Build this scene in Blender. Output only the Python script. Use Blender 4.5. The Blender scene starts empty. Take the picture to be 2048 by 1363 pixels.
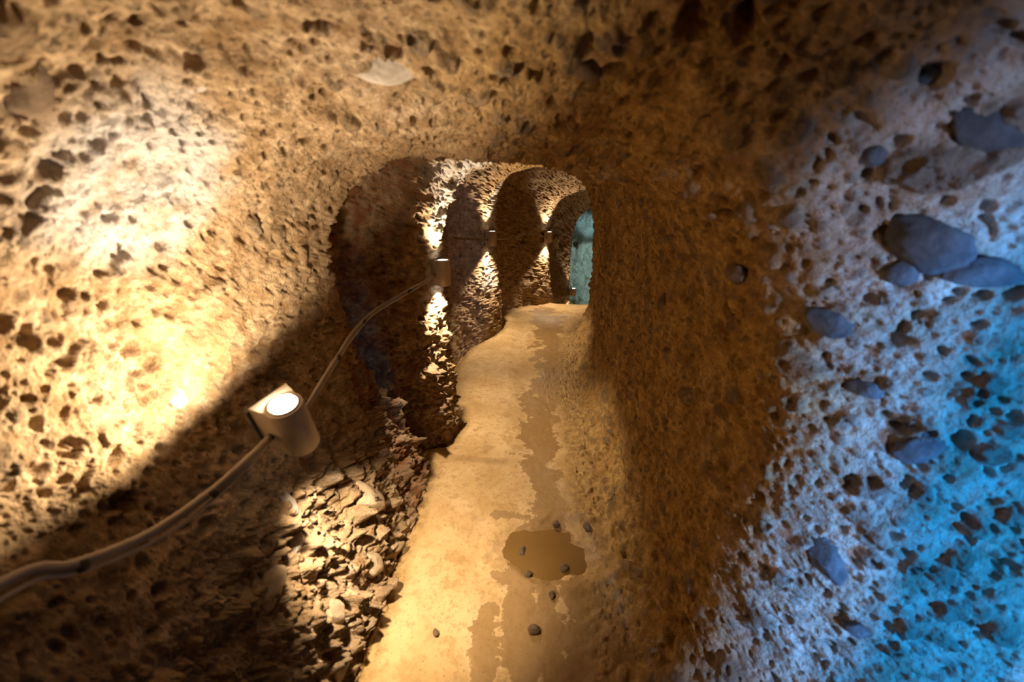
import bpy, math, random
import numpy as np
from mathutils import Vector, Matrix

SC = bpy.context.scene
COL = SC.collection
R = math.radians

# ------------------------------------------------------------------ camera
F_PX = 800.0                      # focal length in pixels of the 2048 px wide frame
PITCH = R(20.0)
cd = bpy.data.cameras.new('camera'); cam = bpy.data.objects.new('camera', cd); COL.objects.link(cam)
cam.location = (0, 0, 0)
cam.rotation_euler = (R(90) - PITCH, 0, 0)
cd.sensor_width = 36.0
cd.lens = 36.0 * F_PX / 2048.0
cd.clip_start = 0.02
cd.dof.use_dof = True
cd.dof.focus_distance = 2.9
cd.dof.aperture_fstop = 1.9
SC.camera = cam

# ------------------------------------------------------------------ world + exposure
w = bpy.data.worlds.new('world'); SC.world = w; w.use_nodes = True
w.node_tree.nodes['Background'].inputs[0].default_value = (0.010, 0.008, 0.006, 1)
w.node_tree.nodes['Background'].inputs[1].default_value = 1.0
SC.view_settings.view_transform = 'Standard'
SC.view_settings.look = 'None'
SC.view_settings.exposure = 0.0
SC.view_settings.gamma = 1.0
SC.view_settings.use_curve_mapping = False
SC.cycles.max_bounces = 6
SC.cycles.diffuse_bounces = 4
SC.cycles.use_denoising = True
SC.cycles.sample_clamp_indirect = 6.0
SC.cycles.use_adaptive_sampling = True
SC.cycles.adaptive_threshold = 0.1

WARM = (1.0, 0.79, 0.555)

def add_light(name, kind, loc, aim, power, color, parent=None, **kw):
    d = bpy.data.lights.new(name, kind); d.energy = power; d.color = color
    for k, v in kw.items(): setattr(d, k, v)
    o = bpy.data.objects.new(name, d); COL.objects.link(o)
    o.location = loc
    o.rotation_euler = Vector(aim).to_track_quat('-Z', 'Y').to_euler()
    if parent: o.parent = parent
    return o

# blue lamp of the side chamber, behind the corner of the right-hand wall
add_light('blue_chamber_light', 'SPOT', (1.60, -1.00, -0.55), (-0.27, 1.0, -0.02), 300, (0.01, 0.36, 1.0),
          spot_size=R(50), spot_blend=0.4, shadow_soft_size=0.04)
add_light('pale_chamber_light', 'SPOT', (1.20, -1.25, -0.45), (-0.43, 1.85, -0.20), 165, (0.52, 0.64, 1.0),
          spot_size=R(66), spot_blend=0.9, shadow_soft_size=0.06)
# cold light of the far chamber
add_light('far_chamber_light', 'AREA', (2.9, 8.6, -0.2), (-1.0, 1.25, -0.32), 5, (0.66, 0.95, 0.86), size=0.25)
add_light('far_chamber_floor_light', 'SPOT', (2.6, 8.55, -1.35), (-0.75, 1.0, -0.45), 95, (0.62, 0.93, 1.0),
          spot_size=R(70), spot_blend=0.3, shadow_soft_size=0.05)
add_light('far_chamber_patch_light', 'SPOT', (2.4, 8.4, -0.7), (-0.62, 1.4, 0.03), 110, (0.45, 0.80, 1.0),
          spot_size=R(26), spot_blend=0.9, shadow_soft_size=0.05)

# ------------------------------------------------------------------ projection helpers
CP, SP = math.cos(PITCH), math.sin(PITCH)
def ray(px, py):
    v = (681.5 - py) / F_PX
    return np.array([(px - 1024.0) / F_PX, CP + v * SP, -SP + v * CP])
def at_y(px, py, y):
    d = ray(px, py); return d * (y / d[1])
def project(P):
    fw = P[..., 1] * CP - P[..., 2] * SP
    up = P[..., 1] * SP + P[..., 2] * CP
    fw_ = np.where(fw > 1e-3, fw, 1e-3)
    return 1024 + F_PX * P[..., 0] / fw_, 681.5 - F_PX * up / fw_, fw

# ------------------------------------------------------------------ noise
def _hash(ix, iy, iz, seed):
    h = (ix.astype(np.uint32) * np.uint32(374761393)) ^ (iy.astype(np.uint32) * np.uint32(668265263)) \
        ^ (iz.astype(np.uint32) * np.uint32(2147483647)) ^ np.uint32((seed * 1274126177) & 0xffffffff)
    h ^= h >> np.uint32(13); h *= np.uint32(1274126177); h ^= h >> np.uint32(16); h *= np.uint32(2246822519); h ^= h >> np.uint32(13)
    return h
def _h01(h): return (h & np.uint32(0xffffff)).astype(np.float32) / np.float32(16777216.0)

def vnoise(P, freq, seed=0):
    Q = (P * freq).astype(np.float32) + np.float32(1000.0)
    I = np.floor(Q); Fr = Q - I; I = I.astype(np.int64)
    U = Fr * Fr * Fr * (Fr * (Fr * 6 - 15) + 10)
    out = 0
    for dx in (0, 1):
        wx = U[:, 0] if dx else 1 - U[:, 0]
        for dy in (0, 1):
            wy = U[:, 1] if dy else 1 - U[:, 1]
            for dz in (0, 1):
                wz = U[:, 2] if dz else 1 - U[:, 2]
                out = out + wx * wy * wz * _h01(_hash(I[:, 0] + dx, I[:, 1] + dy, I[:, 2] + dz, seed))
    return out * 2 - 1
def fbm(P, freq, octs, seed=0, gain=0.5):
    a = 1.0; s = 0; n = 0
    for o in range(octs):
        s = s + a * vnoise(P, freq * 2 ** o, seed + o * 17); n += a; a *= gain
    return s / n
def worley(P, freq, seed=0, aniso=None):
    """F1 distance (in cells), F2, id in 0..1 of the nearest feature point."""
    Q = (P * freq).astype(np.float32) + np.float32(500.0)
    if aniso is not None: Q = Q * np.array(aniso, dtype=np.float32)
    B = np.floor(Q - 0.5).astype(np.int64)
    f1 = np.full(len(P), 9.0, np.float32); f2 = f1.copy(); idd = np.zeros(len(P), np.float32)
    for dx in (0, 1):
        for dy in (0, 1):
            for dz in (0, 1):
                ix, iy, iz = B[:, 0] + dx, B[:, 1] + dy, B[:, 2] + dz
                h = _hash(ix, iy, iz, seed)
                jx = 0.2 + 0.6 * _h01(h); h2 = h * np.uint32(1664525) + np.uint32(1013904223); h2 ^= h2 >> np.uint32(11)
                jy = 0.2 + 0.6 * _h01(h2); h3 = h2 * np.uint32(22695477) + np.uint32(7); h3 ^= h3 >> np.uint32(9)
                jz = 0.2 + 0.6 * _h01(h3); h4 = h3 * np.uint32(1103515245) + np.uint32(12345); h4 ^= h4 >> np.uint32(10)
                d = np.sqrt((ix + jx - Q[:, 0]) ** 2 + (iy + jy - Q[:, 1]) ** 2 + (iz + jz - Q[:, 2]) ** 2).astype(np.float32)
                closer = d < f1
                f2 = np.where(closer, f1, np.minimum(f2, d))
                idd = np.where(closer, _h01(h4), idd); f1 = np.where(closer, d, f1)
    return f1, f2, idd
def sstep(a, b, x):
    t = np.clip((x - a) / (b - a), 0, 1); return t * t * (3 - 2 * t)

# ------------------------------------------------------------------ the tunnel as a loft of rings
#        y     xl     xr     zc     zf    footL footR  leanL  haunch
RINGS = [
    (-2.20, -0.90,  2.40,  0.42, -1.50, 0.10, 0.10, 0.00, 0.0),
    (-1.20, -0.88,  2.40,  0.42, -1.50, 0.12, 0.10, 0.00, 0.0),
    (-0.40, -0.84,  2.35,  0.40, -1.50, 0.16, 0.10, 0.00, 0.0),
    ( 0.10, -0.82,  2.15,  0.36, -1.50, 0.20, 0.08, 0.00, 0.0),
    ( 0.34, -0.81,  1.75,  0.33, -1.50, 0.23, 0.06, 0.04, 0.0),
    ( 0.50, -0.80,  1.22,  0.30, -1.50, 0.24, 0.06, 0.06, 0.0),
    ( 0.70, -0.79,  0.745,  0.27, -1.50, 0.26, 0.04, 0.09, 0.0),
    ( 0.82, -0.78,  0.630, 0.245,-1.50, 0.26, 0.03, 0.14, 0.0),
    ( 0.93, -0.77,  0.61,  0.22, -1.50, 0.27, 0.02, 0.18, 0.0),
    ( 1.15, -0.75,  0.60,  0.16, -1.50, 0.27, 0.00, 0.36, 0.0),
    ( 1.40, -0.72,  0.60,  0.125,-1.50, 0.22, 0.00, 0.55, 0.0),
    ( 1.50, -0.71,  0.60,  0.120,-1.50, 0.20, 0.00, 0.52, 0.0),
    ( 1.56, -0.84,  0.61,  0.19, -1.50, 0.26, 0.00, 0.50, 0.0),
    ( 1.72, -0.95,  0.62,  0.28, -1.50, 0.40, 0.00, 0.38, 0.0),
    ( 1.98, -0.78,  0.62,  0.30, -1.50, 0.28, 0.00, 0.15, 0.0),
    ( 2.18, -0.52,  0.62,  0.23, -1.50, 0.12, 0.00, 0.00, 0.0),
    ( 2.32, -0.475,  0.63,  0.195,-1.50, 0.10, 0.00, -.05, 0.0),
    ( 2.46, -0.43,  0.64,  0.20, -1.50, 0.09, 0.00, -.05, 0.0),
    ( 2.62, -0.55,  0.66,  0.28, -1.50, 0.10, 0.00, 0.00, 0.0),
    ( 3.10, -0.76,  0.71,  0.40, -1.49, 0.22, 0.00, 0.00, 0.0),
    ( 3.70, -0.66,  0.78,  0.40, -1.48, 0.20, 0.00, 0.00, 0.0),
    ( 4.15, -0.33,  0.83,  0.31, -1.47, 0.10, 0.00, 0.00, 0.0),
    ( 4.32, -0.25,  0.86,  0.28, -1.47, 0.10, 0.00, 0.00, 0.0),
    ( 4.52, -0.20,  0.95,  0.28, -1.47, 0.10, 0.00, 0.00, 0.0),
    ( 4.72, -0.30,  1.10,  0.32, -1.47, 0.06, 0.00, 0.00, 0.0),
    ( 5.10, -0.24,  1.35,  0.32, -1.47, 0.14, 0.00, 0.00, 0.0),
    ( 5.60,  0.10,  1.65,  0.22, -1.50, 0.10, 0.00, 0.00, 0.0),
    ( 5.86,  0.40,  1.78,  0.11, -1.52, 0.10, 0.00, 0.00, 0.0),
    ( 6.06,  0.52,  1.88,  0.08, -1.58, 0.10, 0.00, 0.00, 0.0),
    ( 6.24,  0.56,  1.96,  0.10, -1.72, 0.04, 0.00, 0.00, 0.0),
    ( 6.60,  0.52,  2.10,  0.14, -1.95, 0.06, 0.00, 0.00, 0.0),
    ( 7.20,  0.80,  2.30,  0.02, -2.20, 0.06, 0.00, 0.00, 0.0),
    ( 7.56,  1.08,  2.40, -0.16, -2.35, 0.00, 0.00, 0.00, 0.0),
    ( 7.76,  1.13,  2.50, -0.18, -2.40, 0.00, 0.00, 0.00, 0.0),
    ( 7.92,  0.80,  2.90,  0.20, -2.45, 0.00, 0.00, 0.00, 0.0),
    ( 8.40,  0.20,  3.60,  0.70, -2.50, 0.00, 0.00, 0.00, 0.0),
    ( 9.80,  0.10,  3.70,  0.80, -2.50, 0.00, 0.00, 0.00, 0.0),
]
RY = np.array([r[0] for r in RINGS]); RV = np.array([r[1:] for r in RINGS])
def pchip(x, Y, xi):
    h = np.diff(x); d = np.diff(Y, axis=0) / h[:, None]
    m = np.zeros_like(Y)
    w1 = (2 * h[1:] + h[:-1])[:, None]; w2 = (h[1:] + 2 * h[:-1])[:, None]
    same = d[:-1] * d[1:] > 0
    with np.errstate(divide='ignore', invalid='ignore'):
        hm = (w1 + w2) / (w1 / d[:-1] + w2 / d[1:])
    m[1:-1] = np.where(same, hm, 0); m[0] = d[0]; m[-1] = d[-1]
    k = np.clip(np.searchsorted(x, xi) - 1, 0, len(x) - 2)
    t = ((xi - x[k]) / h[k])[:, None]; H = h[k][:, None]
    return Y[k] * (2 * t**3 - 3 * t**2 + 1) + m[k] * H * (t**3 - 2 * t**2 + t) + Y[k + 1] * (-2 * t**3 + 3 * t**2) + m[k + 1] * H * (t**3 - t**2)

# template of the wall arc: (side, share of half-width, share of height, foot weight)
TPL = [(-1, 1.00, 0.00, 1.0), (-1, 1.00, 0.10, .78), (-1, 1.00, 0.25, .45), (-1, 1.00, 0.42, .16), (-1, 1.00, 0.60, 0),
       (-1, 0.985, 0.74, 0), (-1, 0.91, 0.86, 0), (-1, 0.70, 0.95, 0), (-1, 0.36, 0.993, 0), (0, 0.0, 1.0, 0),
       (1, 0.36, 0.985, 0), (1, 0.70, 0.93, 0), (1, 0.90, 0.83, 0), (1, 0.98, 0.70, 0), (1, 1.0, 0.52, 0),
       (1, 1.00, 0.34, .1), (1, 1.00, 0.18, .35), (1, 1.0, 0.07, 1.1), (1, 1.0, 0.0, 2.6)]
def base_rows(ys, ncol_wall, ncol_floor):
    V = pchip(RY, RV, ys)                                   # rows x 8
    xl, xr, zc, zf, fl, fr, lean, _ = [V[:, i:i + 1] for i in range(8)]
    xm = (xl + xr) / 2; hw = (xr - xl) / 2; hh = zc - zf
    side = np.array([t[0] for t in TPL]); sx = np.array([t[1] for t in TPL]); sz = np.array([t[2] for t in TPL]); fw = np.array([t[3] for t in TPL])
    X = xm + hw * side * sx + np.where(side < 0, fl * fw, 0) - np.where(side > 0, fr * fw, 0) - np.where(side > 0, 0.05 * fw, 0)
    Z = zf + hh * sz + 0 * xl
    Yo = ys[:, None] + lean * np.where(side < 0, np.clip(1 - sz / 0.85, 0, 1), 0) + lean * 0.25 * np.where(side > 0, np.clip(1 - sz / 0.6, 0, 1), 0)
    C = np.stack([X, Yo, Z], -1)                            # rows x k x 3
    s = np.concatenate([[0], np.cumsum(np.hypot(np.diff(side * sx), np.diff(sz) * 1.4))]); s /= s[-1]
    def cr(C, s, si):
        k = np.clip(np.searchsorted(s, si) - 1, 0, len(s) - 2)
        h = s[k + 1] - s[k]; t = (si - s[k]) / h
        M = np.zeros_like(C)
        M[:, 1:-1] = (C[:, 2:] - C[:, :-2]) / (s[2:] - s[:-2])[None, :, None]
        M[:, 0] = (C[:, 1] - C[:, 0]) / (s[1] - s[0]); M[:, -1] = (C[:, -1] - C[:, -2]) / (s[-1] - s[-2])
        t_ = t[None, :, None]; h_ = h[None, :, None]
        return C[:, k] * (2 * t_**3 - 3 * t_**2 + 1) + M[:, k] * h_ * (t_**3 - 2 * t_**2 + t_) + C[:, k + 1] * (-2 * t_**3 + 3 * t_**2) + M[:, k + 1] * h_ * (t_**3 - t_**2)
    Wl = cr(C, s, np.linspace(0, 1, ncol_wall))
    t = np.linspace(0, 1, ncol_floor + 1)[1:][None, :, None]
    A = Wl[:, -1][:, None]; B = Wl[:, 0][:, None]
    Fl = A * (1 - t) + B * t
    Fl[..., 2] -= 0.035 * np.sin(np.pi * t[..., 0])
    return Wl, Fl                                           # floor's last column = first wall column

# rows spaced by how far apart they look
fine = np.linspace(RY[0], RY[-1], 1600)
Wc, _ = base_rows(fine, 60, 10)
px_, py_, dep = project(Wc)
px_ = np.clip(px_, -900, 2950); py_ = np.clip(py_, -900, 2300)
seg = np.hypot(np.diff(px_, axis=0), np.diff(py_, axis=0)) * (dep[1:] > 0.08)
wgt = np.percentile(seg, 80, axis=1) + 0.35
cum = np.concatenate([[0], np.cumsum(wgt)])
NR, NW, NF = 1000, 1050, 300
ys = np.interp(np.linspace(0, cum[-1], NR), cum, fine)
Wl, Fl = base_rows(ys, NW, NF)
G = np.concatenate([Wl, Fl], axis=1)                        # rows x (NW+NF) x 3 ; last col duplicates col 0
NC = G.shape[1]
dU = np.gradient(G, axis=1); dU[:, 0] = dU[:, -1] = (G[:, 1] - G[:, -2]) / 2
# blend hard creases at the feet over a few columns
dV = np.gradient(G, axis=0)
Nn = np.cross(dV, dU)
Nn /= np.linalg.norm(Nn, axis=-1, keepdims=True) + 1e-12
ctr = np.stack([(V := pchip(RY, RV, ys))[:, 0:1] * .5 + V[:, 1:2] * .5 + 0 * G[..., 0], G[..., 1], -0.65 + 0 * G[..., 0]], -1)
sgn = np.sign(np.median(np.sum(Nn * (ctr - G), -1)))
Nn *= sgn
ker = 9
def smooth_cols(A, r, it):
    for _ in range(it):
        c = np.concatenate([A[:, -1 - r:-1], A, A[:, 1:1 + r]], axis=1)
        cs = np.cumsum(np.concatenate([np.zeros_like(c[:, :1]), c], axis=1), axis=1)
        A = (cs[:, 2 * r + 1:] - cs[:, :-2 * r - 1]) / (2 * r + 1)
    return A
Nn = smooth_cols(Nn, 16, 2); Nn /= np.linalg.norm(Nn, axis=-1, keepdims=True)

P = G.reshape(-1, 3).astype(np.float32); N = Nn.reshape(-1, 3).astype(np.float32)
colidx = np.tile(np.arange(NC), NR)
fcol = (colidx - (NW - 1)) / NF                              # 0..1 across the floor, from right to left
floor_m = sstep(-0.03, 0.03, fcol) * (1 - sstep(0.97, 1.0, fcol)) * (colidx > NW - 12)
left_m = np.clip(1 - colidx / (NW * 0.5), 0, 1) * (colidx < NW)
right_m = np.clip((colidx / NW - 0.5) * 2, 0, 1) * (colidx < NW)
wall_m = 1 - floor_m
X_, Y_, Z_ = P[:, 0], P[:, 1], P[:, 2]

warp = np.stack([vnoise(P, 9, 91), vnoise(P, 9, 92), vnoise(P, 9, 93)], -1) * 0.022
warp2 = np.stack([vnoise(P, 38, 94), vnoise(P, 38, 95), vnoise(P, 38, 96)], -1) * 0.006
PW = P + warp + warp2
big = fbm(P, 2.1, 3, 1)
med = fbm(P, 8.0, 3, 11)
fin = fbm(P, 34.0, 3, 31, 0.6)
rid = 1 - np.abs(fbm(P + warp, 22.0, 3, 51, 0.6)) * 2

rub = (colidx < NW) * sstep(-0.70, -0.95, Z_ + 0.10 * med) * (X_ < -0.05) * sstep(3.2, 1.8, Y_)        # crumbling foot of the left wall
quiet = sstep(0.35, 0.7, vnoise(P, 3.0, 201)) * 0.6

f1, f2, cid = worley(PW, 15, 5); peb1 = sstep(0.46, 0.30, f1) * (cid > 0.66)
pit1 = sstep(0.36, 0.14, f1) * (cid < 0.20)
g1, g2, gid = worley(PW, 34, 6); peb2 = sstep(0.46, 0.30, g1) * (gid > 0.68)
pit2 = sstep(0.44, 0.20, g1) * (gid < 0.42)
h1, h2_, hid = worley(P + warp2, 80, 7); pit3 = sstep(0.5, 0.2, h1) * (hid < 0.42)
k1, k2, kid = worley(PW, 7.0, 8, (1.0, 1.0, 1.4)); peb0 = sstep(0.36, 0.27, k1) * (kid > 0.80)

D = 0.050 * big + 0.020 * med * (1 - quiet) + 0.0075 * fin + 0.004 * rid
D += 0.010 * peb1 * (0.4 + cid) + 0.0045 * peb2 - 0.030 * pit1 - 0.017 * pit2 - 0.006 * pit3
D += 0.014 * peb0
dome = lambda f, r: np.sqrt(np.clip(1 - (f / r) ** 2, 0, 1))
D += rub * (0.040 * dome(f1, .46) * sstep(.5, .9, cid) + 0.034 * dome(g1, .50) * gid ** 1.5 + 0.014 * dome(h1, .52) * hid + 0.030 * med + .010 * rid - .014)
D *= wall_m
D += (-.55 * (.05 * big) - .4 * .02 * med) * wall_m * sstep(.45, .6, X_) * sstep(1.3, .9, Y_)
# ribs: keep the lamps' places where they are
def damp(y0, r): return 1 - 0.75 * np.exp(-((Y_ - y0) / r) ** 2)
D_floor = 0.0 * X_ + 0.012 * fbm(P, 3.0, 3, 61) + 0.0035 * fbm(P, 18, 3, 63) + 0.006 * sstep(0.5, 0.8, vnoise(P, 6, 67)) - 0.004 * pit2 * sstep(0.1, 0.5, vnoise(P, 2.5, 68))
D_floor += 0.012 * sstep(0.40, 0.0, np.minimum(fcol, 1 - fcol) * 3) * med
D_floor += 0.022 * sstep(1.98, 2.05, Y_ + 0.10 * X_ + 0.03 * vnoise(P, 7, 66)) * sstep(.15, -.05, X_)
D_floor += sstep(.22, 0.0, fcol) * (0.012 * peb1 + 0.008 * peb2 - .010 * pit2 + .01 * med)
puddle_c = np.array([0.215, 1.41]); 
pr = np.sqrt(((X_ - puddle_c[0]) / 0.235) ** 2 + ((Y_ - puddle_c[1]) / 0.150) ** 2) + 0.16 * vnoise(P, 9, 71) + 0.05 * vnoise(P, 30, 72)
D_floor -= 0.026 * sstep(1.30, 0.70, pr) * (Y_ < 2.2)
D_floor += 0.008 * np.exp(-((pr - 1.35) / .18) ** 2) * (Y_ < 2.2)
D += D_floor * floor_m
big_f = 0.0

# holes and hollows seen in the photograph: pixel, radius (m), depth
PJx, PJy, PJd = project(P); PJx = np.where((PJd > 0.1) & (Y_ < 7.7), PJx, -9999)
def surf(px, py):
    m = (np.abs(PJx - px) < 26) & (np.abs(PJy - py) < 26)
    idx = np.nonzero(m)[0]
    dd = np.hypot(PJx[idx] - px, PJy[idx] - py)
    ok = idx[dd < 14]
    if len(ok) == 0: ok = idx[np.argsort(dd)[:4]]
    dmin = PJd[ok].min(); ok = ok[PJd[ok] < dmin + 0.10]
    dd = np.hypot(PJx[ok] - px, PJy[ok] - py)
    return ok[np.argmin(dd)]
HOLES = [(300, 62, .020, .035), (392, 58, .018, .03), (360, 220, .024, .05), (395, 250, .014, .04), (345, 205, .012, .03), (475, 330, .014, .022), (418, 413, .013, .02),
         (330, 410, .012, .016), (38, 130, .018, .04), (75, 350, .016, .035), (60, 395, .010, .03), (130, 265, .008, .025), (640, 42, .016, .03), (510, 15, .020, .03),
         (735, 85, .022, .04), (780, 92, .022, .04), (850, 112, .020, .035), (640, 125, .016, .03), (385, 480, .014, .02), (232, 478, .015, .02), (560, 265, .012, .02), (600, 280, .012, .02),
         (1365, 30, .024, .04), (1395, 60, .018, .03), (1500, 30, .026, .04), (1480, 58, .014, .03), (1175, 140, .025, .02), (1460, 620, .030, .035), (1440, 650, .025, .03),
         (1500, 540, .02, .02), (1475, 550, .016, .02), (120, 900, .05, .03), (300, 815, .05, .02), (190, 690, .03, .02), (255, 1010, .06, .05), (1050, 482, .05, .06), (1325, 140, .03, .02),
         (560, 215, .014, .02), (250, 135, .016, .025), (205, 145, .014, .02), (275, 178, .015, .025), (60, 510, .022, .03), (560, 750, .06, .03)]
for hx, hy, hr, hd in HOLES:
    i = surf(hx, hy)
    d = np.linalg.norm(PW - (P[i] + 0), axis=1)
    D -= hd * sstep(hr * 1.12, hr * 0.55, (d + 0.5 * hr * fin) * (1.0 if hx > 450 else 2.1))
# rounded ledge line where the near wall ends above the floor, kept smooth
PD = P + N * D[:, None]
PD3 = PD.reshape(NR, NC, 3)
PD3[:, -1] = PD3[:, 0]
dU = np.gradient(PD3, axis=1); dU[:, 0] = dU[:, -1] = (PD3[:, 1] - PD3[:, -2]) / 2
ND = np.cross(np.gradient(PD3, axis=0), dU) * sgn
ND /= np.linalg.norm(ND, axis=-1, keepdims=True) + 1e-12
PJx, PJy, PJd = project(PD3.reshape(-1, 3)); PJx = np.where((PJd > 0.1) & (Y_ < 7.7), PJx, -9999)
def surf_point(px, py):
    i = surf(px, py)
    return Vector(PD3.reshape(-1, 3)[i]), Vector(N[i]).normalized()

# attributes carried to the materials
pebble = np.clip(peb0 + peb1 + peb2 * 0.8, 0, 1) * wall_m
pebid = np.where(peb0 > 0.1, kid, np.where(peb1 > 0.1, cid, gid))
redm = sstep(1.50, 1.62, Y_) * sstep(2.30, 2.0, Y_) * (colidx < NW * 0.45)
def cloud(c, r, seed, f=4.0):
    d = np.linalg.norm(P - np.array(c, np.float32), axis=1)
    return sstep(r * 1.2, r * 0.5, d + r * 0.55 * fbm(P, f, 3, seed))
greybed = sstep(.95, .70, Y_ - .10 * big) * sstep(.30, .62, X_)
pl = np.zeros(len(P), np.float32)                             # pale smooth lime skin
for (qx, qy, rr) in [(250, 420, .20), (330, 350, .16), (900, 375, .20), (935, 345, .16), (870, 540, .12), (1000, 420, .22), (985, 560, .18), (880, 430, .12), (1110, 440, .12), (250, 300, .15)]:
    i = surf(qx, qy); pl = np.maximum(pl, cloud(P[i], rr, int(qx)))
wetd = 9.0 + 0 * X_
path = [(0.44, 5.4), (0.42, 4.1), (0.40, 3.4), (0.22, 2.7), (0.18, 2.2), (0.17, 1.8), (0.15, 1.5)]
for (a, b, wd) in [(path[i], path[i + 1], (0.22, .20, .17, .15, .125, .13)[i]) for i in range(6)] + [((0.19, 1.36), (0.20, 1.34), .20), ((0.08, 1.60), (-.06, 1.62), .05), ((0.02, 1.25), (0.03, 0.8), .09), ((0.28, 1.2), (0.24, 0.75), .11), ((-0.10, 1.12), (-0.09, 0.8), .07), ((.38, 1.1), (.34, .8), .05), ((.15, 1.2), (.14, .7), .06)]:
    ax, ay = a; bx, by = b
    t = np.clip(((X_ - ax) * (bx - ax) + (Y_ - ay) * (by - ay)) / ((bx - ax) ** 2 + (by - ay) ** 2), 0, 1)
    wetd = np.minimum(wetd, np.hypot(X_ - ax - t * (bx - ax), Y_ - ay - t * (by - ay)) / wd)
wet = np.clip(1.6 - wetd, 0, 1.6) / 1.6

# ------------------------------------------------------------------ materials
def mat(name):
    m = bpy.data.materials.new(name); m.use_nodes = True
    nt = m.node_tree; nt.nodes.clear()
    out = nt.nodes.new('ShaderNodeOutputMaterial'); b = nt.nodes.new('ShaderNodeBsdfPrincipled')
    nt.links.new(b.outputs[0], out.inputs[0])
    return m, nt, b
class NB:
    def __init__(s, nt): s.nt = nt; s.tc = nt.nodes.new('ShaderNodeTexCoord').outputs['Object']
    def n(s, t, **kw):
        o = s.nt.nodes.new('ShaderNode' + t)
        for k, v in kw.items(): setattr(o, k, v)
        return o
    def set(s, sock, v):
        if hasattr(v, 'is_linked') or isinstance(v, bpy.types.NodeSocket): s.nt.links.new(v, sock)
        else: sock.default_value = v
    def noise(s, scale, detail=4, rough=0.55, vec=None, dist=0.0):
        o = s.n('TexNoise'); s.set(o.inputs['Vector'], vec or s.tc); s.set(o.inputs['Scale'], scale); s.set(o.inputs['Detail'], detail)
        s.set(o.inputs['Roughness'], rough); s.set(o.inputs['Distortion'], dist); return o.outputs['Fac']
    def voro(s, scale, out='Distance', vec=None, feature='F1'):
        o = s.n('TexVoronoi', feature=feature); s.set(o.inputs['Vector'], vec or s.tc); s.set(o.inputs['Scale'], scale); return o.outputs[out]
    def ramp(s, f, stops, interp='LINEAR'):
        o = s.n('ValToRGB'); s.set(o.inputs[0], f); cr = o.color_ramp; cr.interpolation = interp
        while len(cr.elements) < len(stops): cr.elements.new(0.5)
        for e, (p, c) in zip(cr.elements, stops):
            e.position = p; e.color = (c, c, c, 1) if not isinstance(c, tuple) else (*c, 1)
        return o.outputs[0]
    def mix(s, f, a, b, mode='MIX'):
        o = s.n('Mix', data_type='RGBA', blend_type=mode); s.set(o.inputs[0], f)
        for sock, v in ((o.inputs[6], a), (o.inputs[7], b)):
            s.set(sock, (*v, 1) if isinstance(v, tuple) else v)
        return o.outputs[2]
    def math(s, op, a, b=0.0, clamp=False):
        o = s.n('Math', operation=op, use_clamp=clamp); s.set(o.inputs[0], a); s.set(o.inputs[1], b); return o.outputs[0]
    def attr(s, name): return s.n('Attribute', attribute_name=name).outputs['Fac']
    def bump(s, h, strength, dist, normal=None):
        o = s.n('Bump'); s.set(o.inputs['Height'], h); s.set(o.inputs['Strength'], strength); s.set(o.inputs['Distance'], dist)
        if normal: s.set(o.inputs['Normal'], normal)
        return o.outputs[0]

def rock_material(name, dark, mid, light, grey=0.5):
    m, nt, b = mat(name); q = NB(nt)
    base = q.mix(q.ramp(q.noise(3.2, 5, .6), [(.35, 0.0), (.65, 1.0)]), mid, light)
    base = q.mix(q.ramp(q.noise(17, 6, .65), [(.38, 1.0), (.62, 0.0)]), base, dark)
    grain = q.noise(95, 3, .7)
    base = q.mix(q.ramp(grain, [(.40, .55), (.60, 0.0)]), base, dark)
    base = q.mix(q.math('MULTIPLY', q.attr('ochre'), .85), base, q.mix(1.0, base, (1.22, 1.09, .60), 'MULTIPLY'))
    # iron-red staining of the dark bay, with its shade deepened in the colour
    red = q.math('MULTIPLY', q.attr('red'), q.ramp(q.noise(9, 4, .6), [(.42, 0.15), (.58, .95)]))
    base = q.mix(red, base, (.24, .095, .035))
    # paler grey bed of the rock at the side doorway
    gf = q.math('ADD', q.attr('greybed'), q.math('MULTIPLY', q.math('SUBTRACT', q.noise(6, 5, .6), .5), .5), True)
    base = q.mix(q.math('MULTIPLY', gf, .9), base, q.mix(q.ramp(q.noise(13, 6, .65), [(.38, 0.0), (.62, 1.0)]), (.33, .29, .25), (.60, .56, .52)))
    # pebbles held in the rock
    pebc = q.ramp(q.attr('pebid'), [(0.0, (.16, .10, .055)), (.72, (.20, .13, .075)), (.8, (.10, .085, .07)), (.88, (.30, .20, .11)), (1.0, (.13, .095, .065))])
    pebc = q.mix(gf, pebc, q.ramp(q.attr('pebid'), [(0.0, (.07, .09, .11)), (.7, (.10, .12, .15)), (.82, (.16, .17, .19)), (.9, (.06, .075, .10)), (1.0, (.13, .15, .18))]))
    pebc = q.mix(q.math('MULTIPLY', q.noise(140, 3, .6), .5), pebc, mid)
    base = q.mix(q.math('MULTIPLY', q.attr('pebble'), .88), base, pebc)
    base = q.mix(q.math('MULTIPLY', q.attr('plaster'), q.ramp(q.noise(7, 5, .7), [(.40, 0.25), (.52, .95)])), base, (.60, .56, .52))
    v = q.voro(120); sp = q.ramp(v, [(.12, 1.0), (.3, 0.0)])
    base = q.mix(q.math('MULTIPLY', sp, .45), base, tuple(c * .45 for c in dark))
    nt.links.new(base, b.inputs['Base Color'])
    b.inputs['Roughness'].default_value = 0.88; b.inputs['Specular IOR Level'].default_value = 0.25
    n1 = q.bump(q.noise(48, 5, .74, dist=.3), .85, .016)
    n2 = q.bump(q.ramp(q.voro(150), [(.05, 0.0), (.5, 1.0)]), .38, .004, n1)
    nt.links.new(n2, b.inputs['Normal'])
    return m
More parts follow.
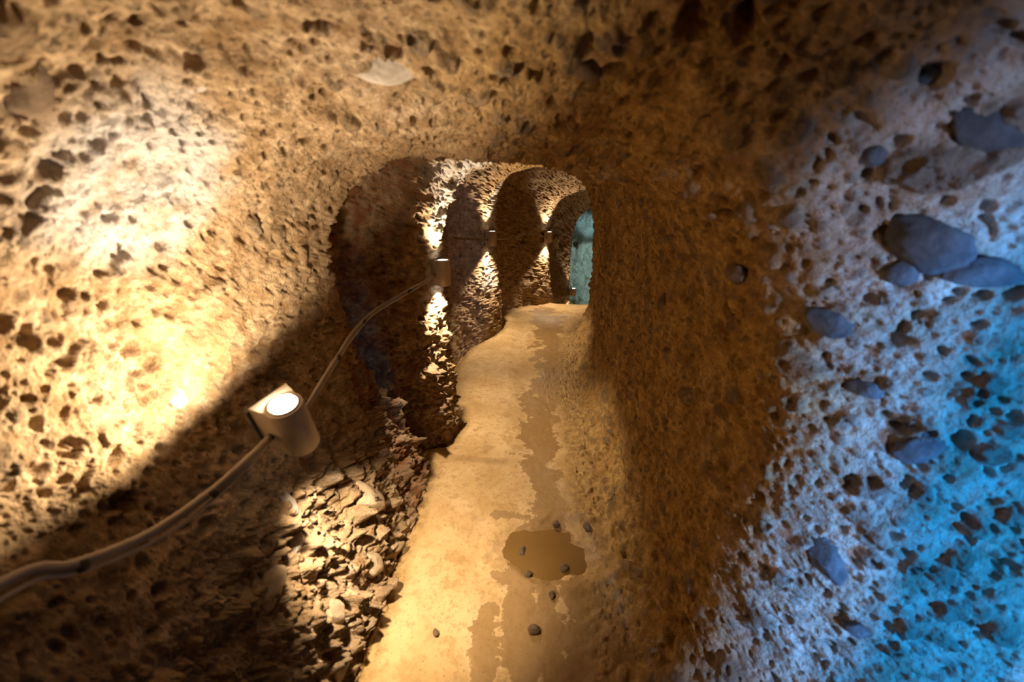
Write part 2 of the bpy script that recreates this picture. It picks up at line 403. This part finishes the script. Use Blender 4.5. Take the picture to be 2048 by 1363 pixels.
M_left = rock_material('tuff_rock', (.27, .165, .075), (.50, .345, .175), (.65, .50, .33))
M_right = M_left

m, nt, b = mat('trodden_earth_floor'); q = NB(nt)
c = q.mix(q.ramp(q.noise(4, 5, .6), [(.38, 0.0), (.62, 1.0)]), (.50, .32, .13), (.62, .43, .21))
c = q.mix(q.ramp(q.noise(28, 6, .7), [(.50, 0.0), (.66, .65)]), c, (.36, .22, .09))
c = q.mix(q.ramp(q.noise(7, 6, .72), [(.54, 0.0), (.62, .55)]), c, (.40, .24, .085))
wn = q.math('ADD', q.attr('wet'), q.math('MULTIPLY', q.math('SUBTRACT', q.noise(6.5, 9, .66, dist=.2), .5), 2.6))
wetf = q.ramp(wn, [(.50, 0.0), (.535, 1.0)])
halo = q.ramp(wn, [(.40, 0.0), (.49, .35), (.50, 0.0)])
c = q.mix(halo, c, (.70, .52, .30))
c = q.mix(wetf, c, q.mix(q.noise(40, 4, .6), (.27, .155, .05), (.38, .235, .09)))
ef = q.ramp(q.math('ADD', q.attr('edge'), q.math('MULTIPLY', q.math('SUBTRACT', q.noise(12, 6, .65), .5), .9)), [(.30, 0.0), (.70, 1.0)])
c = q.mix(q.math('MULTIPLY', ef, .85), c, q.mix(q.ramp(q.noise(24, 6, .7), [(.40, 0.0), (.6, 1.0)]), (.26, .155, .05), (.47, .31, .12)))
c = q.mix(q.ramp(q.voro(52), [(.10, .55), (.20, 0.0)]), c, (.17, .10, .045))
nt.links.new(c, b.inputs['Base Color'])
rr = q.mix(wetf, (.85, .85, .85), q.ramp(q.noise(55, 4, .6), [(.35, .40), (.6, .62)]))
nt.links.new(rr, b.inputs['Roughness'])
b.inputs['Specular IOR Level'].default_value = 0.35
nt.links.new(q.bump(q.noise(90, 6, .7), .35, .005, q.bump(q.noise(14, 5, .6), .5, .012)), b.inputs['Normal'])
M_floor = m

m, nt, b = mat('green_grey_rock'); q = NB(nt)
c = q.mix(q.noise(7, 5, .6), (.30, .31, .24), (.52, .50, .40))
nt.links.new(c, b.inputs['Base Color']); b.inputs['Roughness'].default_value = .9
nt.links.new(q.bump(q.noise(16, 6, .7, dist=.8), 1.0, .10), b.inputs['Normal'])
M_far = m

# ------------------------------------------------------------------ the shell, cut into walls, ceiling and floor
def grid_mesh(name, cols, rows, material):
    r0, r1 = rows; c0, c1 = cols
    V = PD3[r0:r1, c0:c1]; nr, nc = V.shape[:2]
    me = bpy.data.meshes.new(name)
    me.vertices.add(nr * nc); me.vertices.foreach_set('co', V.reshape(-1).astype(np.float32))
    i = (np.arange(nr - 1)[:, None] * nc + np.arange(nc - 1)[None, :]).reshape(-1)
    q = np.stack([i, i + 1, i + nc + 1, i + nc], -1)
    if sgn > 0: q = q[:, ::-1]
    nq = len(q)
    me.loops.add(nq * 4); me.loops.foreach_set('vertex_index', q.reshape(-1).astype(np.int32))
    me.polygons.add(nq); me.polygons.foreach_set('loop_start', (np.arange(nq) * 4).astype(np.int32))
    me.polygons.foreach_set('loop_total', np.full(nq, 4, np.int32)); me.polygons.foreach_set('use_smooth', np.ones(nq, bool))
    me.update(calc_edges=True)
    def att(n, arr):
        a = me.attributes.new(n, 'FLOAT', 'POINT'); a.data.foreach_set('value', arr.reshape(NR, NC)[r0:r1, c0:c1].reshape(-1).astype(np.float32))
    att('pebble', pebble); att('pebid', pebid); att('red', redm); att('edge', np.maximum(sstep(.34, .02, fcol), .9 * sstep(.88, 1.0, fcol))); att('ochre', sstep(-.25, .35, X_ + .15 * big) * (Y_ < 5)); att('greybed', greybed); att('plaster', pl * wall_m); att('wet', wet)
    me.normals_split_custom_set_from_vertices(ND[r0:r1, c0:c1].reshape(-1, 3).astype(np.float32))
    me.materials.append(material)
    o = bpy.data.objects.new(name, me); COL.objects.link(o); o['kind'] = 'structure'
    return o
cL, cR = int(NW * 0.40), int(NW * 0.62)
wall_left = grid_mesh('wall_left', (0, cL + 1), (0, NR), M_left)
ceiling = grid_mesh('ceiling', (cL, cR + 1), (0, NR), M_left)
wall_right = grid_mesh('wall_right', (cR, NW), (0, NR), M_right)
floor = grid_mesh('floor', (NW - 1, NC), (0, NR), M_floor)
print('shell verts', NR * NC)

def relief_wall(name, x0, x1, z0, z1, y, sign, nx, nz, material, amp, seed):
    xs = np.linspace(x0, x1, nx); zs = np.linspace(z0, z1, nz)
    A = np.stack(np.meshgrid(xs, zs), -1).reshape(-1, 2)
    Q = np.stack([A[:, 0], np.full(len(A), y), A[:, 1]], -1)
    d = amp * (fbm(Q, 1.6, 5, seed, .55) + .5 * (0.5 - worley(Q, 4.0, seed)[0]))
    Q[:, 1] += d * sign
    me = bpy.data.meshes.new(name)
    i = (np.arange(nz - 1)[:, None] * nx + np.arange(nx - 1)[None, :]).reshape(-1)
    me.from_pydata(Q.tolist(), [], np.stack([i, i + 1, i + nx + 1, i + nx], -1).tolist())
    for p in me.polygons: p.use_smooth = True
    me.materials.append(material)
    o = bpy.data.objects.new(name, me); COL.objects.link(o); o['kind'] = 'structure'; return o
relief_wall('wall_far', -0.3, 4.2, -2.9, 1.2, 9.7, -1, 260, 240, M_far, 0.28, 401)
relief_wall('wall_back', -1.3, 2.6, -1.8, 0.8, -2.1, 1, 120, 80, M_left, 0.06, 402)

# unseen rock screens, added beside and behind the camera to block stray chamber light
def light_blocker(prof):
    nu, nv = 90, 110
    A = np.array(prof); sA = np.concatenate([[0], np.cumsum(np.hypot(*np.diff(A, axis=0).T))])
    u = np.linspace(0, sA[-1], nu); xs = np.interp(u, sA, A[:, 0]); ys_ = np.interp(u, sA, A[:, 1])
    zs = np.linspace(-1.6, 0.6, nv)
    Q = np.stack([np.repeat(xs[None], nv, 0), np.repeat(ys_[None], nv, 0), np.repeat(zs[:, None], nu, 1)], -1).reshape(-1, 3)
    d = 0.03 * fbm(Q, 4, 4, 77)
    Q[:, 0] += d * .7; Q[:, 1] += d * .7
    me = bpy.data.meshes.new('wall_light_blocker')
    i = (np.arange(nv - 1)[:, None] * nu + np.arange(nu - 1)[None, :]).reshape(-1)
    me.from_pydata(Q.tolist(), [], np.stack([i, i + 1, i + nu + 1, i + nu], -1).tolist())
    for p in me.polygons: p.use_smooth = True
    me.materials.append(M_right)
    o = bpy.data.objects.new('wall_light_blocker', me); COL.objects.link(o); o['kind'] = 'structure'
light_blocker([(0.62, -2.2), (0.56, -1.2), (0.55, -.40), (0.58, -.16), (0.68, -.09), (0.80, -.10), (0.86, -.20), (0.90, -.6), (0.92, -1.0), (0.94, -2.2)])
light_blocker([(1.06, -.08), (.985, -.11), (.97, -.17), (.99, -.24), (1.07, -.27), (1.11, -.24), (1.135, -.17), (1.12, -.11), (1.07, -.08)])  # free-standing post, added out of view to part pale light from blue

# ------------------------------------------------------------------ mesh helpers
def mesh_obj(name, verts, faces, material, parent=None, smooth=True):
    me = bpy.data.meshes.new(name); me.from_pydata([tuple(v) for v in verts], [], faces)
    me.materials.append(material)
    if smooth:
        for p in me.polygons: p.use_smooth = True
    o = bpy.data.objects.new(name, me); COL.objects.link(o)
    if parent: o.parent = parent
    return o
def tag(o, label, cat, group=None, kind=None):
    o['label'] = label; o['category'] = cat
    if group: o['group'] = group
    if kind: o['kind'] = kind
    return o

m, nt, b = mat('brushed_aluminium'); q = NB(nt)
b.inputs['Base Color'].default_value = (.56, .48, .40, 1); b.inputs['Metallic'].default_value = .25
nt.links.new(q.ramp(q.noise(300, 2, .5), [(.3, .42), (.7, .55)]), b.inputs['Roughness']); M_alu = m
m, nt, b = mat('beige_painted_metal'); q = NB(nt)
nt.links.new(q.mix(q.noise(60, 2, .5), (.50, .43, .35), (.56, .48, .40)), b.inputs['Base Color']); b.inputs['Roughness'].default_value = .5; M_beige = m
m, nt, b = mat('black_rubber'); q = NB(nt)
nt.links.new(q.mix(q.noise(80, 2, .5), (.03, .028, .026), (.05, .045, .04)), b.inputs['Base Color']); b.inputs['Roughness'].default_value = .6; M_black = m
m, nt, b = mat('grey_brown_cable_sheath'); q = NB(nt)
nt.links.new(q.mix(q.noise(40, 3, .5), (.24, .20, .16), (.32, .26, .21)), b.inputs['Base Color']); b.inputs['Roughness'].default_value = .42; M_cable = m
m, nt, b = mat('glowing_lamp_glass'); q = NB(nt)
b.inputs['Base Color'].default_value = (.9, .88, .8, 1); b.inputs['Emission Color'].default_value = (1.0, .90, .74, 1); b.inputs['Emission Strength'].default_value = 9.0
b.inputs['Roughness'].default_value = .2; M_glow = m

# ------------------------------------------------------------------ wall lamps
HB, RB = 0.140, 0.041             # height and front radius of the lamp body
def outline(r, back, half, n=22):
    """plan of the lamp body: round front at +x, sides widening to the back plate at -x"""
    pts = []
    a0 = R(105)
    for i in range(n + 1):
        a = -a0 + 2 * a0 * i / n
        pts.append((r * math.cos(a), r * math.sin(a)))
    pts += [(-back, half), (-back, -half)]
    return pts
def prism(pts, z0, z1, bev=0.0015):
    n = len(pts); V = []; Fc = []
    cx = sum(p[0] for p in pts) / n; cy = sum(p[1] for p in pts) / n
    def lp(z, k): 
        for x, y in pts: V.append((cx + (x - cx) * k, cy + (y - cy) * k, z))
    k = 1 - bev / 0.05
    lp(z0, k); lp(z0 + bev, 1); lp(z1 - bev, 1); lp(z1, k)
    for L in range(3):
        for i in range(n):
            j = (i + 1) % n; Fc.append((L * n + i, L * n + j, (L + 1) * n + j, (L + 1) * n + i))
    Fc.append(tuple(range(n))[::-1]); Fc.append(tuple(range(3 * n, 4 * n)))
    return V, Fc
def ring_mesh(r_out, r_in, z0, z1, n=36):
    V = []; Fc = []
    for i in range(n):
        a = 2 * math.pi * i / n; c, s = math.cos(a), math.sin(a)
        V += [(r_out * c, r_out * s, z0), (r_out * c, r_out * s, z1), (r_in * c, r_in * s, z1), (r_in * c, r_in * s, z0)]
    for i in range(n):
        j = (i + 1) % n
        for k in range(4): Fc.append((i * 4 + k, j * 4 + k, j * 4 + (k + 1) % 4, i * 4 + (k + 1) % 4))
    return V, Fc
def dome_mesh(r, h, z, up, n=32, m_=5):
    V = [(0, 0, z + up * h)]; Fc = []
    for k in range(1, m_ + 1):
        a = (math.pi / 2) * k / m_
        for i in range(n):
            t = 2 * math.pi * i / n; V.append((r * math.sin(a) * math.cos(t), r * math.sin(a) * math.sin(t), z + up * h * math.cos(a)))
    for i in range(n): Fc.append((0, 1 + i, 1 + (i + 1) % n))
    for k in range(m_ - 1):
        for i in range(n):
            j = (i + 1) % n; Fc.append((1 + k * n + i, 1 + (k + 1) * n + i, 1 + (k + 1) * n + j, 1 + k * n + j))
    return V, Fc
lamps = []
def wall_lamp(loc, rz, tilt_x, tilt_y, label, p_up, p_dn, back=0.060, dn_world=None, up_world=None, up_blend=.5, dn_blend=.5, up_dir=(-.22, 0, 1), dn_dir=(0.05, 0, -1), a_up=150, a_dn=120):
    t = bpy.data.objects.new('wall_lamp', None); t.empty_display_size = .1; COL.objects.link(t)
    t.location = loc; t.rotation_euler = (tilt_x, tilt_y, rz)
    tag(t, label, 'lamp', 'up-and-down wall lamps strung along the tunnel')
    V, Fc = prism(outline(RB, back, 0.050), -HB / 2, HB / 2)
    bd = mesh_obj('lamp_body', V, Fc, M_alu, t)
    md = bd.modifiers.new('e', 'EDGE_SPLIT'); md.split_angle = R(35)
    for s, nm in ((1, 'top'), (-1, 'bottom')):
        z = s * HB / 2
        V, Fc = prism(outline(RB * .985, back * .985, 0.049), min(z, z + s * .0025), max(z, z + s * .0025), .0008)
        cp = mesh_obj('end_cap', V, Fc, M_beige, t); md = cp.modifiers.new('e', 'EDGE_SPLIT'); md.split_angle = R(35)
        V, Fc = ring_mesh(RB * .84, RB * .74, min(z + s * .002, z + s * .0055), max(z + s * .002, z + s * .0055))
        mesh_obj('lens_ring', V, Fc, M_alu, t)
        V, Fc = dome_mesh(RB * .75, .004, z + s * .0025, s)
        mesh_obj('lamp_glass', V, Fc, M_glow, t)
        # the lamp's own light
        d = up_dir if s > 0 else dn_dir
        if s > 0 and up_world: d = t.rotation_euler.to_matrix().inverted() @ Vector(up_world)
        if s < 0 and dn_world: d = t.rotation_euler.to_matrix().inverted() @ Vector(dn_world)
        add_light('lamp_light', 'SPOT', (0, 0, z + s * 0.02), d, p_up if s > 0 else p_dn, WARM, t,
                  spot_size=R(a_up if s > 0 else a_dn), spot_blend=up_blend if s > 0 else dn_blend, shadow_soft_size=0.022)
    # plate against the rock and the cable glands
    w_, h_ = 0.056, HB / 2 * .92
    V, Fc = prism([(-back, -w_), (-back, w_), (-back - .010, w_), (-back - .010, -w_)], -h_, h_)
    mesh_obj('back_plate', V, Fc, M_black, t, smooth=False)
    for sy in (-1, 1):
        V = []; Fc = []
        n = 14
        for k, (rr, yy) in enumerate(((.0095, .030), (.0095, .052), (.0065, .056))):
            for i in range(n):
                a = 2 * math.pi * i / n; V.append((-.030 + rr * math.cos(a), sy * yy, -.012 + rr * math.sin(a)))
        for k in range(2):
            for i in range(n):
                j = (i + 1) % n; Fc.append((k * n + i, k * n + j, (k + 1) * n + j, (k + 1) * n + i))
        Fc.append(tuple(range(2 * n, 3 * n)))
        mesh_obj('cable_gland', V, Fc, M_black, t)
    lamps.append(t); return t
def loc_at(px, py, y): return Vector(at_y(px, py, y))
L0 = Vector((-0.74, -0.75, -0.52))
L1 = loc_at(588, 850, 0.84)
L2 = loc_at(887, 545, 2.34)
L3 = loc_at(985, 477, 4.22)
L4 = loc_at(1099, 474, 5.92)
L5 = loc_at(1147, 584, 7.50)
RIBL = dict(up_dir=(.12, 0, 1), dn_dir=(.16, 0, -1), a_up=92, a_dn=112)
wall_lamp(L0, R(-5), 0, 0, 'wall lamp behind the others on the dark stretch of left wall', 2, 1)
wall_lamp(L1, R(-28), R(16), R(10), 'large near wall lamp on the bright left wall, at the thick cable', 35, 84, up_world=(-.66, -.02, 1), dn_world=(.13, .33, -.95), dn_blend=.9, up_blend=.3, a_up=166, a_dn=72)
wall_lamp(L2, R(-42), 0, 0, 'grey wall lamp on the first rock rib past the dark red bay', 26, 54, **RIBL)
wall_lamp(L3, R(-40), 0, 0, 'small wall lamp on the second rib, between two slack cables', 26, 54, **RIBL)
wall_lamp(L4, R(-35), 0, 0, 'tiny wall lamp on the third rib with cable dropping away', 26, 54, **RIBL)
wall_lamp(L5, R(-35), 0, 0, 'tiny low wall lamp in front of the blue-green far wall', 14, 14, **RIBL)

# ------------------------------------------------------------------ cables
def catmull(pts, n=10):
    pts = [Vector(p) for p in pts]; P_ = [pts[0] * 2 - pts[1]] + pts + [pts[-1] * 2 - pts[-2]]; out = []
    for i in range(1, len(P_) - 2):
        for k in range(n):
            t = k / n; a, b_, c_, d = P_[i - 1:i + 3]
            out.append(.5 * ((2 * b_) + (c_ - a) * t + (2 * a - 5 * b_ + 4 * c_ - d) * t * t + (3 * b_ - a - 3 * c_ + d) * t ** 3))
    out.append(pts[-1]); return out
def tube(name, path, r, material, parent=None, n=12):
    V = []; Fc = []; up = Vector((0, 0, 1))
    for i, p in enumerate(path):
        tg = (path[min(i + 1, len(path) - 1)] - path[max(i - 1, 0)]).normalized()
        s = tg.cross(up).normalized(); u = s.cross(tg).normalized()
        for k in range(n):
            a = 2 * math.pi * k / n; V.append(p + s * (r * math.cos(a)) + u * (r * math.sin(a)))
    for i in range(len(path) - 1):
        for k in range(n):
            j = (k + 1) % n; Fc.append((i * n + k, i * n + j, (i + 1) * n + j, (i + 1) * n + k))
    Fc.append(tuple(range(n))[::-1]); Fc.append(tuple(range((len(path) - 1) * n, len(path) * n)))
    return mesh_obj(name, V, Fc, material, parent)
def gland(t, sy):
    bpy.context.view_layer.update()
    return t.matrix_world @ Vector((-.030, sy * .050, -.012))
def cable_pair(name, a, pix, b_, label, r, cat='cable', sep=0.011, thin=0.45):
    """a..b with photo points (px, py, y) between; a second thinner lead runs beside it"""
    pts = ([a] if a is not None else []) + ([Vector((-.735, -.35, -.50)), Vector((-.72, .15, -.485))] if pix[0] is None else []) + [loc_at(*p) for p in pix if p] + [] + ([b_] if b_ is not None else [])
    main = catmull(pts, 8)
    root = bpy.data.objects.new(name, None); COL.objects.link(root); tag(root, label, cat, 'cables linking the wall lamps')
    tube('cable_sheath', main, r, M_cable, root)
    n = len(main); pair = []
    for i, p in enumerate(main):
        w_ = math.sin(math.pi * min(1, max(0, i / (n - 1)))) ** .4
        tw = 0.35 * math.sin(i * .33)
        pair.append(p + Vector((0.004 * w_ + .004 * tw * w_, 0.0, -(sep * w_) * (1 + .25 * tw))))
    tube('earth_lead', pair, r * thin, M_beige, root)
    # tape binders round the pair
    for k in range(1, 4):
        i = int(n * k / 4)
        if i + 2 < n:
            tube('cable_tie', [(main[j] * .72 + pair[j] * .28) for j in range(i, i + 2)], r * 1.35, M_black, root)
    return root
cable_pair('lamp_cable', gland(lamps[0], 1), [None, None, (0, 1168, .40), (150, 1128, .46), (300, 1066, .55), (420, 985, .63), (500, 915, .69)], gland(lamps[1], -1),
           'thick dark cable sagging from the lower left up to the near lamp', .0085, sep=.017)
cable_pair('lamp_cable', gland(lamps[1], 1), [(650, 752, 1.00), (680, 705, 1.14), (706, 664, 1.30), (745, 624, 1.48), (800, 590, 1.68), (850, 562, 1.98)], gland(lamps[2], -1),
           'paired cable curving across the dark red bay from near lamp to first rib', .0060, sep=.010)
cable_pair('lamp_cable', gland(lamps[2], 1), [(925, 505, 2.75), (952, 492, 3.4)], gland(lamps[3], -1),
           'short paired cable rising between the first and second rib lamps', .0060, sep=.010)
cable_pair('lamp_cable', gland(lamps[3], 1), [(1025, 475, 4.75), (1052, 467, 5.2), (1075, 468, 5.6)], gland(lamps[4], -1),
           'thin level cable running between the second and third rib lamps', .0060, sep=.010)
cable_pair('lamp_cable', gland(lamps[4], 1), [(1118, 494, 6.5), (1132, 528, 7.0), (1139, 556, 7.25)], gland(lamps[5], -1),
           'thin cable dropping from the third rib lamp to the low far lamp', .0060, sep=.010)

# ------------------------------------------------------------------ puddle
m, nt, b = mat('muddy_water'); q = NB(nt)
nt.links.new(q.mix(q.noise(6, 3, .5), (.17, .095, .028), (.25, .145, .045)), b.inputs['Base Color'])
b.inputs['Roughness'].default_value = .14; b.inputs['IOR'].default_value = 1.33; b.inputs['Coat Weight'].default_value = .5; b.inputs['Coat Roughness'].default_value = .03
nt.links.new(q.bump(q.noise(22, 2, .5), .12, .004), b.inputs['Normal'])
M_water = m
n = 72; ang = np.linspace(0, 2 * np.pi, n, endpoint=False)
zs_near = PD[(np.hypot(X_ - puddle_c[0], Y_ - puddle_c[1]) < .05) & (floor_m > .5)][:, 2]
zw = float(np.median(zs_near)) + 0.009
V = [(puddle_c[0], puddle_c[1], zw)]; Fc = []
for k, s in enumerate((.35, .7, 1.0)):
    for a in ang:
        V.append((puddle_c[0] + .30 * s * math.cos(a), puddle_c[1] + .215 * s * math.sin(a), zw))
for i in range(n): Fc.append((0, 1 + i, 1 + (i + 1) % n))
for k in range(2):
    for i in range(n):
        j = (i + 1) % n; Fc.append((1 + k * n + i, 1 + (k + 1) * n + i, 1 + (k + 1) * n + j, 1 + k * n + j))
pud = mesh_obj('puddle', V, Fc, M_water)
tag(pud, 'shallow muddy brown puddle in the hollow of the earth floor', 'puddle')

# ------------------------------------------------------------------ single stones set in the rock
def stone_mat(name, a, b_):
    m, nt, b = mat(name); q = NB(nt)
    nt.links.new(q.mix(q.ramp(q.noise(30, 6, .65), [(.35, 0.0), (.65, 1.0)]), a, b_), b.inputs['Base Color'])
    b.inputs['Roughness'].default_value = .8
    nt.links.new(q.bump(q.noise(70, 7, .7), .8, .010), b.inputs['Normal']); return m
SM = {'slate': stone_mat('slate_stone', (.07, .085, .11), (.15, .17, .20)), 'pale': stone_mat('pale_limestone', (.46, .39, .31), (.62, .56, .48)),
      'brown': stone_mat('brown_river_stone', (.12, .075, .04), (.24, .16, .09)), 'tan': stone_mat('tan_sandstone', (.42, .30, .17), (.58, .45, .30))}
def ico(sub):
    import bmesh
    bm = bmesh.new(); bmesh.ops.create_icosphere(bm, subdivisions=sub, radius=1.0)
    V = np.array([v.co[:] for v in bm.verts], np.float32); Fc = [tuple(v.index for v in f.verts) for f in bm.faces]; bm.free(); return V, Fc
ICO = ico(4)
def embedded_stone(px, py, wpx, hpx, ang, kind, label, seed, out=0.10, name='embedded_stone', group=None, flat=.55):
    c, nrm = surf_point(px, py)
    dist = c[1] * CP - c[2] * SP
    a = wpx / F_PX * dist / 2; b_ = hpx / F_PX * dist / 2
    th = min(a, b_) * flat * 1.3
    # local frame: nrm outwards, u along the surface, roughly across the view
    u = Vector((1, 0, 0)); u = (u - nrm * u.dot(nrm))
    if u.length < .45: u = Vector((0, 1, 0)) - nrm * nrm.y
    u.normalize(); v = nrm.cross(u).normalized()
    u2 = u * math.cos(ang) + v * math.sin(ang); v2 = nrm.cross(u2)
    V = ICO[0].copy()
    n1 = fbm(V + seed * 3.1, .9, 3, seed); V *= (1 + .30 * n1)[:, None]
    # a few broken flat faces
    rng = random.Random(seed)
    for _ in range(7):
        d = Vector((rng.uniform(-1, 1), rng.uniform(-1, 1), rng.uniform(-.3, 1))).normalized(); dn = np.array(d); lim = rng.uniform(.72, .9)
        ex = np.clip(V @ dn - lim, 0, None); V -= ex[:, None] * dn[None] * .85
    V += (0.09 * fbm(V, 3.5, 4, seed + 9, .6))[:, None] * V
    V *= np.array([a, b_, th])
    M = np.array([u2[:], v2[:], nrm[:]])
    o = mesh_obj(name, (V @ M).tolist(), ICO[1], SM[kind])
    o.location = c + nrm * (th * out)
    tag(o, label, 'stone', group); return o
ST = [
 (775, 135, 150, 85, .2, 'pale', 'broad pale grey slab of stone set in the ceiling beside a black hollow'),
 (1852, 485, 150, 105, -.4, 'slate', 'large oval slate stone in the pale wall, biggest of the dark stones'),
 (1965, 545, 130, 60, .1, 'slate', 'long dark slate stone just above the bright blue patch'),
 (1655, 1120, 60, 110, .5, 'slate', 'narrow slanting slate stone low in the pale wall'),
 (1655, 645, 95, 55, -.2, 'slate', 'flat grey stone at the edge between brown and pale rock'),
 (1800, 545, 58, 62, .3, 'slate', 'small blue-black stone touching the lower left of the oval slate'),
 (1748, 312, 55, 50, 0, 'slate', 'round dark stone high on the wall where brown rock turns grey'),
 (1975, 265, 160, 80, -.3, 'slate', 'big dark stone high in the grey upper corner of the wall'),
 (1862, 160, 55, 50, .4, 'slate', 'small rounded dark stone near the top of the grey wall'),
 (1735, 775, 60, 42, .1, 'slate', 'small blue-grey pebble amid the pale lilac-lit rock'),
 (1835, 900, 60, 90, -.6, 'slate', 'dark slanting stone on the border of the blue light'),
 (1715, 1262, 42, 36, 0, 'slate', 'tiny dark stone near the foot of the pale wall'),
 (1470, 545, 60, 46, .2, 'brown', 'dark brown rounded stone in the ochre right wall'),
 (1325, 605, 44, 36, .2, 'brown', 'brown pebble halfway up the ochre wall beside the passage'),
 (1170, 142, 70, 52, 0, 'brown', 'brown angular stone hanging in the middle of the ceiling'),
 (1490, 330, 90, 34, -.9, 'brown', 'thin slanting brown stone in the shaded upper right wall'),
 (352, 795, 34, 66, .3, 'pale', 'small white sliver of stone in the lit left wall'),
 (62, 185, 150, 85, .4, 'brown', 'big grey-brown stone at the upper left beside a dark hole'),
 (395, 165, 90, 40, 0, 'pale', 'flat pale stone overhanging the deep hole in the left wall'),
 (578, 1005, 26, 66, .2, 'pale', 'slender upright pale stone right under the near lamp'),
 (592, 1085, 52, 40, .5, 'pale', 'pale knobbly stone below the slender upright one'),
 (735, 1000, 64, 84, .3, 'tan', 'large tan block standing out of the rubble beside the floor'),
 (545, 1170, 80, 50, .6, 'tan', 'half-shaded stone at the dark edge of the lamp beam'),
 (745, 1130, 48, 70, .3, 'tan', 'tan upright stone at the lit foot of the rubble wall'),
 (668, 1225, 44, 62, -.2, 'tan', 'yellow-lit oval stone low in the rubble, second up from the lowest one'),
 (680, 1320, 74, 56, .1, 'tan', 'lowest yellow-lit stone of the rubble wall'),
 (785, 985, 34, 30, .1, 'tan', 'small lump near the top right of the rubble'),
]
for k, (px, py, w_, h_, an, kd, lab) in enumerate(ST):
    embedded_stone(px, py, w_, h_, an, kd, lab, 100 + k, out=.0 if kd == 'tan' or kd == 'pale' else -.18)
PB = [(1044, 1105, 18, 24, 'dark pebble on the left rim of the puddle'), (1128, 1140, 20, 18, 'rounded pebble standing in the front of the puddle water'),
      (1056, 1152, 18, 14, 'greenish pebble at the near left rim of the puddle'), (1112, 1052, 16, 14, 'small pebble at the far rim of the puddle'),
      (1174, 1058, 20, 16, 'pebble at the far right rim of the puddle'), (1104, 1190, 16, 12, 'pebble in the mud just in front of the puddle'),
      (1068, 1262, 20, 26, 'dark upright pebble on the wet floor in front of the puddle'), (872, 1268, 16, 12, 'lone brown pebble on the bright dry floor')]
for k, (px, py, w_, h_, lab) in enumerate(PB):
    embedded_stone(px, py, w_, h_, .3 * k, 'brown', lab, 300 + k, out=.7, name='pebble', group='pebbles on the tunnel floor', flat=.7)
